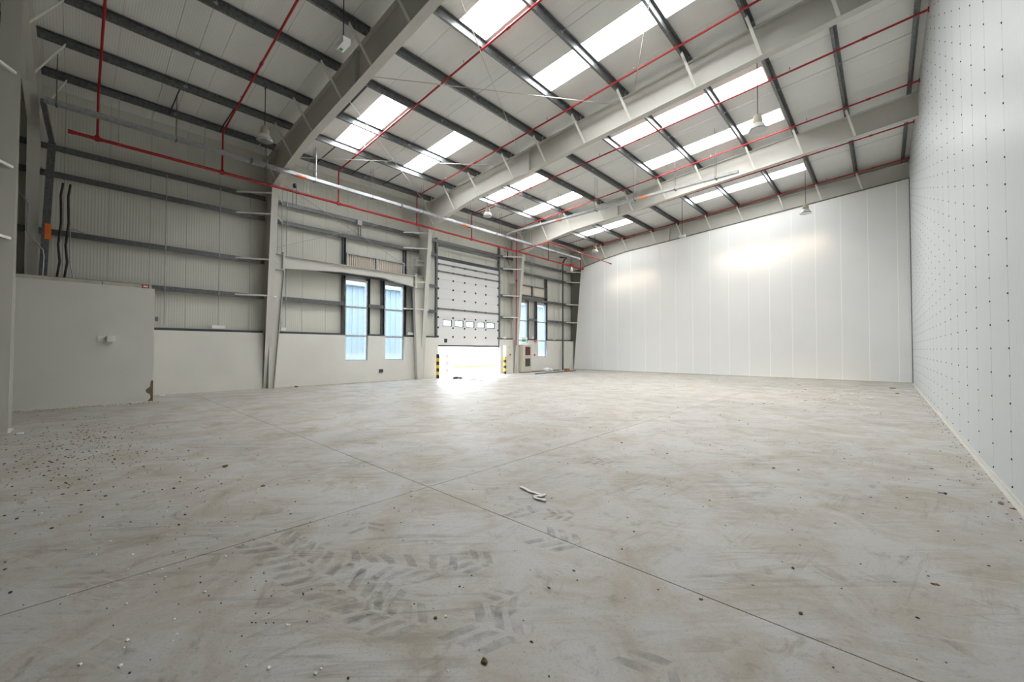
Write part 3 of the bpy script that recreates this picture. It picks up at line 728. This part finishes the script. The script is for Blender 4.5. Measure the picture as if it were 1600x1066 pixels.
def emergency(loc, lab):
    x, y, z = loc
    t = thing('emergency_light', lab, 'lamp', loc, 'white emergency light boxes on rods')
    MB().tube([(x, y, z+.08), (x, y, ZT(x)+.05)], .013, 6).build('rod', 'dark_steel', t)
    MB().box(x-.17, x+.17, y-.08, y+.08, z, z+.085).build('housing', 'white_plastic', t)
    MB().box(x-.165, x+.165, y-.075, y+.075, z-.03, z-.0).build('diffuser', 'lens', t)
    MB().box(x-.13, x-.06, y-.03, y+.03, z-.034, z-.03).build('indicator', 'exit_green', t, label='small green indicator')
emergency((-8.2, 3.66, 7.93), 'white emergency light box on a rod, dark bay near top centre')
emergency((-8.25, 23.0, 7.95), 'white emergency light box on a rod, before the far end rafter')

# ------------------------------------------------------------------ things on and by the left wall
def wallbox(name, lab, cat, y, z, dy, dz, m, x=XD, dx=.06, extra=None):
    t = thing(name, lab, cat, (x+dx/2, y, z-dz/2))
    MB().box(x, x+dx, y-dy/2, y+dy/2, z-dz/2, z+dz/2).build('housing', m, t)
    if extra: extra(t)
    return t
wallbox('switch_box', 'flat white switch plate on the low white wall, left of a deeper box', 'switch',   .45, 1.87, .15, .13, 'white_plastic', -16.3, .03,
        lambda t: MB().box(-16.27, -16.262, .42, .48, 1.84, 1.90).build('rocker', 'white_plastic', t))
wallbox('switch_box', 'deep white junction box projecting from the low white wall', 'box', .64, 1.88, .17, .17, 'white_plastic', -16.3, .12,
        lambda t: MB().box(-16.18, -16.172, .57, .71, 1.81, 1.95).build('lid', 'white_plastic', t))
wallbox('call_point', 'small red-rimmed white sign plate on top edge of the low white wall', 'sign', 1.36, 3.475, .16, .095, 'red_paint', -16.36, .02,
        lambda t: MB().box(-16.34, -16.336, 1.31, 1.41, 3.45, 3.50).build('plate', 'white_plastic', t))
wallbox('wall_bracket', 'small grey bracket on the cladding just past the low white wall', 'bracket', 1.83, 2.62, .07, .14, 'galvanised', -18.45, .12,
        lambda t: MB().box(-18.33, -18.29, 1.80, 1.86, 2.56, 2.60).build('lip', 'galvanised', t))
wallbox('socket', 'black twin socket low on the plaster wall under the near windows', 'socket', W(10.1, 0)[0], .52, .2, .15, 'black_plastic', XD, .05,
        lambda t: [MB().box(XD+.05, XD+.056, W(10.1, 0)[0]+q-.035, W(10.1, 0)[0]+q+.035, .47, .57).build('outlet', 'dark_steel', t) for q in (-.05, .05)])
wallbox('socket', 'small round white cap beside the black twin socket', 'socket', W(9.85, 0)[0], .5, .08, .08, 'white_plastic', XD, .02,
        lambda t: MB().lathe((XD+.02, W(9.85, 0)[0], .48), [(.005, 0), (.02, .01), (.005, .04)], 8).build('plug', 'white_plastic', t))
yc_ = 19.42
wallbox('control_box', 'cream door control box with a red stop button right of the loading door', 'box', yc_, 1.5, .36, .66, 'cream_plastic', XD, .16,
        lambda t: [MB().tube([(XD+.16, yc_+.05, 1.24), (XD+.20, yc_+.05, 1.24)], .05, 10).build('stop_button', 'red_bright', t), MB().box(XD+.16, XD+.17, yc_-.05, yc_+.0, 1.7, 1.75).build('keyhole', 'black_plastic', t)])
for yy, z, lab in ((22.28, 2.18, 'red fire alarm box just under the plaster wall top between far windows'), (22.2, 1.2, 'small red call point low between the far windows')):
    dz = .17 if z > 2 else .12
    wallbox('call_point', lab, 'alarm', yy, z, dz*1.2, dz, 'red_bright', XD, .06, lambda t, yy=yy, z=z: MB().box(XD+.06, XD+.064, yy-.03, yy+.03, z-.03, z+.03).build('press_plate', 'white_plastic', t))
t = thing('hose_cabinet', 'beige fire hose cabinet with two dark windows standing right of the door column', 'cabinet', (-18.1, 20.95, 0))
cx0, cx1, cy0, cy1 = XD, -17.95, 20.5, 21.38
MB().box(cx0, cx1, cy0, cy1, .04, 1.9).build('body', 'cabinet', t)
MB().box(cx0, cx1-.03, cy0+.03, cy1-.03, 0, .04).build('plinth', 'dark_steel', t)
for z0, z1, gm in ((1.1, 1.86, 'dark_glass'), (.34, 1.06, 'dark_glass_grey')):
    dd = MB().box(cx1, cx1+.02, cy0+.03, cy1-.03, z0, z1).build('cabinet_door', 'cabinet', t)
    MB().box(cx1+.02, cx1+.03, cy0+.2, cy1-.16, z0+.09, z1-.09).build('door_frame', 'black_plastic', dd)
    MB().box(cx1+.03, cx1+.034, cy0+.24, cy1-.2, z0+.13, z1-.13).build('pane', gm, dd)
MB().box(cx1, cx1+.012, cy0+.03, cy1-.03, .06, .3).build('kick_panel', 'cabinet', t)
t = thing('exit_sign', 'small green exit sign with white running figure above the hose cabinet', 'sign', (-18.1, 20.9, 2.12))
MB().box(-18.2, -18.16, 20.62, 21.2, 2.1, 2.42).build('sign_plate', 'white_plastic', t)
b = MB().box(-18.16, -18.155, 20.64, 21.18, 2.12, 2.28); b.build('green_field', 'exit_green', t)
b = MB(); x0 = -18.155
for p, q, wd in [((20.86, 2.2), (20.92, 2.25), .025), ((20.86, 2.2), (20.80, 2.14), .022), ((20.87, 2.2), (20.95, 2.16), .022), ((20.92, 2.25), (20.99, 2.23), .018), ((20.92, 2.25), (20.85, 2.26), .018)]:
    b.bar((x0, *p), (x0, *q), .004, wd, (1, 0, 0))
b.box(x0-.001, x0+.003, 20.93, 20.96, 2.25, 2.275).box(x0-.001, x0+.003, 21.04, 21.12, 2.14, 2.27); b.build('running_figure', 'white_plastic', t)
tag(MB().box(-18.2, -18.17, 20.55, 21.3, 1.92, 2.06).build('blank_plate', 'white_plastic'), 'plain white plate between the exit sign and the hose cabinet', 'sign')

# striped posts at the door
def bollard(y, lab, bands, top):
    x, r, h = -17.95, .09, .185
    t = thing('bollard', lab, 'bollard', (x, y, 0))
    for k in range(bands):
        MB().lathe((x, y, h*k+.0), [(r, 0), (r, h)], 14).build('band', 'black_plastic' if k % 2 == 0 else 'yellow', t)
    if top: MB().lathe((x, y, h*bands), [(r+.02, 0), (r+.02, top), (.03, top+.04)], 14).build('sleeve', 'white_plastic', t)
    else: MB().lathe((x, y, h*bands), [(r, 0), (r*.6, .03), (.002, .04)], 14).build('cap', 'black_plastic', t)
bollard(13.42, 'black and yellow striped bollard at the left side of the open loading door', 7, 0)
bollard(18.72, 'black and yellow striped bollard with a white sleeve, right of the loading door', 6, .72)

# ------------------------------------------------------------------ loose things on the floor
tag(MB().bar((-16.45, 20.0, .03), (-16.75, 25.0, .03), .08, .05).build('steel_bar', 'dark_steel'), 'long dark bar lying on the floor before the far left wall', 'bar')
b = MB().bar((-18.2, 21.7, .03), (-18.15, 24.9, .03), .06, .05); tag(b.build('steel_bar', 'dark_steel'), 'shorter dark bar lying tight against the foot of the far plaster wall', 'bar')
b = MB(); rr = random.Random(3)
b.blob((-17.9, 23.05, .13), .3, .34, .15, 9, .25, rr).blob((-17.8, 23.35, .1), .2, .2, .11, 8, .25, rr); tag(b.build('plastic_bag', 'chip_white'), 'crumpled white plastic bag on the floor under the far window', 'bag')
tag(MB().box(-17.6, -17.35, 24.75, 25.1, 0, .16).build('brick', 'brick_red'), 'orange brick on the floor at the foot of the standing pipe', 'brick')
b = MB().blob((-16.98, 13.9, .06), .16, .2, .08, 8, .35, rr).blob((-16.85, 14.1, .05), .12, .12, .06, 7, .35, rr); tag(b.build('rubble_heap', 'stone_dark'), 'small dark heap on the floor in the open loading doorway', 'rubble')
tag(MB().bar((-16.7, 13.9, .012), (-15.1, 14.1, .012), .06, .02).build('timber_strip', 'galvanised'), 'flat grey strip on the floor in front of the loading door', 'strip')
tag(MB().bar((-3.9, 19.9, .012), (-2.6, 18.6, .012), .07, .02).build('timber_strip', 'chip_white'), 'pale thin strip lying on the floor near the back wall at right', 'strip')
# white twisted plastic strap
b = MB()
strap_pts = [(-3.10, 3.50), (-3.02, 3.48), (-2.93, 3.46), (-2.85, 3.45), (-2.76, 3.46), (-2.73, 3.49), (-2.74, 3.44), (-2.79, 3.37), (-2.74, 3.34), (-2.62, 3.36)]
for i, (x, y) in enumerate(strap_pts[:-1]):
    q = strap_pts[i+1]; b.bar((x, y, .012+.006*(i % 2)), (q[0], q[1], .012+.006*((i+1) % 2)), .035, .008)
tag(b.build('plastic_strap', 'chip_white'), 'white twisted strap lying on the floor near the centre', 'strap')
def clump(x, y, r, lab, m='dung_brown', cat='clump', h=.6, name='dirt_clump'):
    b = MB(); rr = random.Random(int(abs(x*1000)))
    for k in range(5):
        a = rr.uniform(0, 6.28); q = rr.uniform(0, .6)*r
        b.blob((x+q*math.cos(a), y+q*math.sin(a), r*h*.45), r*.55, r*.5, r*h*.5, 6, .35, rr)
    return tag(b.build(name, m), lab, cat)
clump(-1.52, 1.43, .026, 'brown clump on the floor nearest the camera, below the big tyre print')
clump(-1.98, 1.47, .016, 'small brown lump left of the big tyre print, beside a white chip')
clump(-1.94, 1.52, .013, 'white chip beside the small brown lump near bottom centre', 'chip_white', 'chip', name='plaster_chip')
clump(-6.56, 1.38, .045, 'dark brown clump alone on the floor, left of centre')
clump(-5.33, 1.49, .036, 'olive brown flat clump to the right of the dark clump, left floor', h=.3)
clump(-.51, 3.58, .015, 'dark pebble alone on the right half of the floor', 'stone_dark', 'pebble', name='pebble')
clump(-.39, 3.0, .019, 'tan clump below the dark pebble, right of the floor joint', h=.4)
clump(.23, 4.0, .03, 'flat brown leaf-like scrap on the right floor', h=.15)
clump(-.88, 2.74, .02, 'brown scrap just under the floor joint at lower right', h=.2)
clump(-1.11, 6.4, .03, 'grey scrap in the middle of the right floor', 'stone_dark', 'scrap', .3, 'metal_scrap')
clump(.93, 6.42, .03, 'brown leaf scrap against the base of the right wall', h=.3)
clump(.24, 23.0, .12, 'brown scrap near the far right corner of the floor', h=.3)
clump(.34, 20.4, .1, 'smaller brown scrap in front of the far right corner', h=.3)
clump(-2.9, 22.3, .1, 'white scrap on the floor close to the back wall at right', 'chip_white', 'scrap', .5, 'paper_scrap')
clump(-17.95, 6.2, .1, 'brown stone at the wall foot right of the second column', 'dung_brown', 'stone', name='stone')
clump(-17.8, 1.95, .1, 'white crumpled scrap at the wall foot right of the low white wall', 'chip_white', 'scrap', .5, 'paper_scrap')
clump(-11.8, -.72, .08, 'pale lump of mortar at the foot of the left edge post', 'chip_white', 'lump', .5, 'mortar_lump')
t = MB().lathe((.87, 6.54, 0), [(.008, 0), (.02, .0), (.02, .024), (.011, .024), (.009, .004)], 6); tag(t.build('steel_nut', 'silver'), 'shiny steel nut on the floor beside the right wall', 'nut')
b = MB().tube([(.42, 6.53, .012), (.47, 6.55, .012)], .005, 6).tube([(.47, 6.55, .012), (.485, 6.555, .012)], .012, 6); tag(b.build('bolt', 'blue_plastic'), 'small blue-black bolt on the floor left of the steel nut', 'bolt')
# countless grit, chips and rubble
rr = random.Random(11)
g = MB()
for k in range(900):
    x = rr.gauss(-9.6, 1.9); y = rr.gauss(-.1, .55)
    if x < -16.2 or x > -3 or y < -1.08: continue
    r = rr.choice([.003, .004, .005, .006, .007, .009, .013]); g.blob((x, y, r*.3), r*rr.uniform(1, 2.2), r*rr.uniform(.8, 1.3), r*.45, 5, .35, rr)
for k in range(260):
    x = rr.uniform(-9.5, -2.5); y = rr.gauss(.7, .5); r = rr.choice([.003, .004, .005, .007, .010])
    if x > -4.2: r = min(r, .005)
    if y > -.6: g.blob((x, y, r*.3), r*rr.uniform(1, 2.4), r*rr.uniform(.8, 1.2), r*.5, 5, .35, rr)
for k in range(420):
    x = rr.uniform(-7.5, .9); y = rr.uniform(.6, 9); r = rr.choice([.003, .004, .005, .007]); g.blob((x, y, r*.4), r*rr.uniform(1, 2), r, r*.6, 5, .35, rr)
for k in range(260):
    y = rr.uniform(2, 26); x = .955-abs(rr.gauss(0, .10)); r = rr.uniform(.003, .008); g.blob((x, y, r*.4), r*1.5, r, r*.6, 5, .35, rr)
for k in range(110):
    x = rr.uniform(-16, 0.5); y = rr.uniform(6, 25); r = rr.uniform(.006, .016); g.blob((x, y, r*.4), r*1.5, r, r*.5, 5, .35, rr)
o = g.build('grit', 'stone_dark'); o['kind'] = 'stuff'; tag(o, 'dark grit and pebbles strewn over the concrete floor', 'grit')
g = MB()
for k in range(90):
    x = rr.gauss(-4.2, 1.6); y = rr.gauss(.55, .45); r = rr.uniform(.004, .010); g.blob((x, y, r*.4), r*1.6, r, r*.5, 5, .35, rr)
for k in range(90):
    x = rr.gauss(-1.2, .7); y = rr.gauss(17.5, 1.8); r = rr.uniform(.015, .04); g.blob((x, y, r*.3), r*1.6, r, r*.4, 5, .35, rr)
for k in range(60):
    x = rr.uniform(-2.2, .6); y = rr.uniform(1.3, 4); r = rr.uniform(.002, .005); g.blob((x, y, r*.4), r*1.4, r, r*.6, 5, .35, rr)
o = g.build('plaster_chips', 'chip_white'); o['kind'] = 'stuff'; tag(o, 'white plaster chips and crumbs scattered on the floor', 'chips')
g = MB()
for k in range(420):
    y = rr.uniform(-1.3, 1.7); x = -16.22+abs(rr.gauss(0, .16)); r = rr.uniform(.01, .04); g.blob((x, y, r*.3), r*1.5, r*1.2, r*.6, 5, .35, rr)
for k in range(300):
    y = rr.uniform(5.4, 12.3); x = XD+.09+abs(rr.gauss(0, .16)); r = rr.uniform(.01, .035); g.blob((x, y, r*.3), r*1.6, r*1.4, r*.5, 5, .35, rr)
o = g.build('rubble', 'coping'); o['kind'] = 'stuff'; tag(o, 'crumbled brown rubble along the foot of the left plaster walls', 'rubble')

# ------------------------------------------------------------------ outside, seen through the door and windows
o = MB().box(-120, XC-.12, -60, 140, -.25, -.02).build('ground', 'yard'); o['kind'] = 'structure'
def shed(lab, x, y0, y1, h):
    t = thing('warehouse', lab, 'building', (x-4, (y0+y1)/2, -.02))
    b = MB(); n = int((y1-y0)/.25)
    for k in range(n):                                               # rolled ribs of the cladding
        q = y0+(y1-y0)*k/n; b.box(x-.05, x+(.04 if k % 2 else 0), q, q+(y1-y0)/n, 1.2, h)
    b.build('ribbed_wall', 'corrugated', t)
    MB().box(x-8, x-.05, y0, y1, -.02, h-.1).build('body', 'corrugated', t)
    MB().box(x-.06, x+.05, y0, y1, -.02, 1.2).build('plinth', 'plaster', t)
    MB().prism([(x-8.1, h), (x+.25, h), (x+.25, h+.12), (x-4, h+.3), (x-8.1, h+.12)], 'y', y0-.2, y1+.2).build('roof', 'corrugated', t)
shed('pale blue ribbed shed outside, seen through the two near windows', -32, 8, 23, 6.8)
shed('pale blue ribbed shed outside, seen through the far windows', -34, 37.5, 60, 7.2)
tag(MB().box(-60, -59.6, 20, 75, -.02, 1.35).build('boundary_wall', 'corrugated'), 'low pale blue boundary wall far across the yard', 'wall')
tag(MB().box(-27.2, -27.0, 22.0, 27.5, -.02, .13).build('kerb', 'yellow'), 'yellow painted kerb in the yard beyond the loading door', 'kerb')
t = thing('barrier_post', 'red and white striped post in the yard beyond the loading door', 'bollard', (-22.5, 17.6, -.02))
for k in range(5): MB().lathe((-22.5, 17.6, -.02+.25*k), [(.06, 0), (.06, .25)], 12).build('band', 'red_bright' if k % 2 == 0 else 'white_plastic', t)
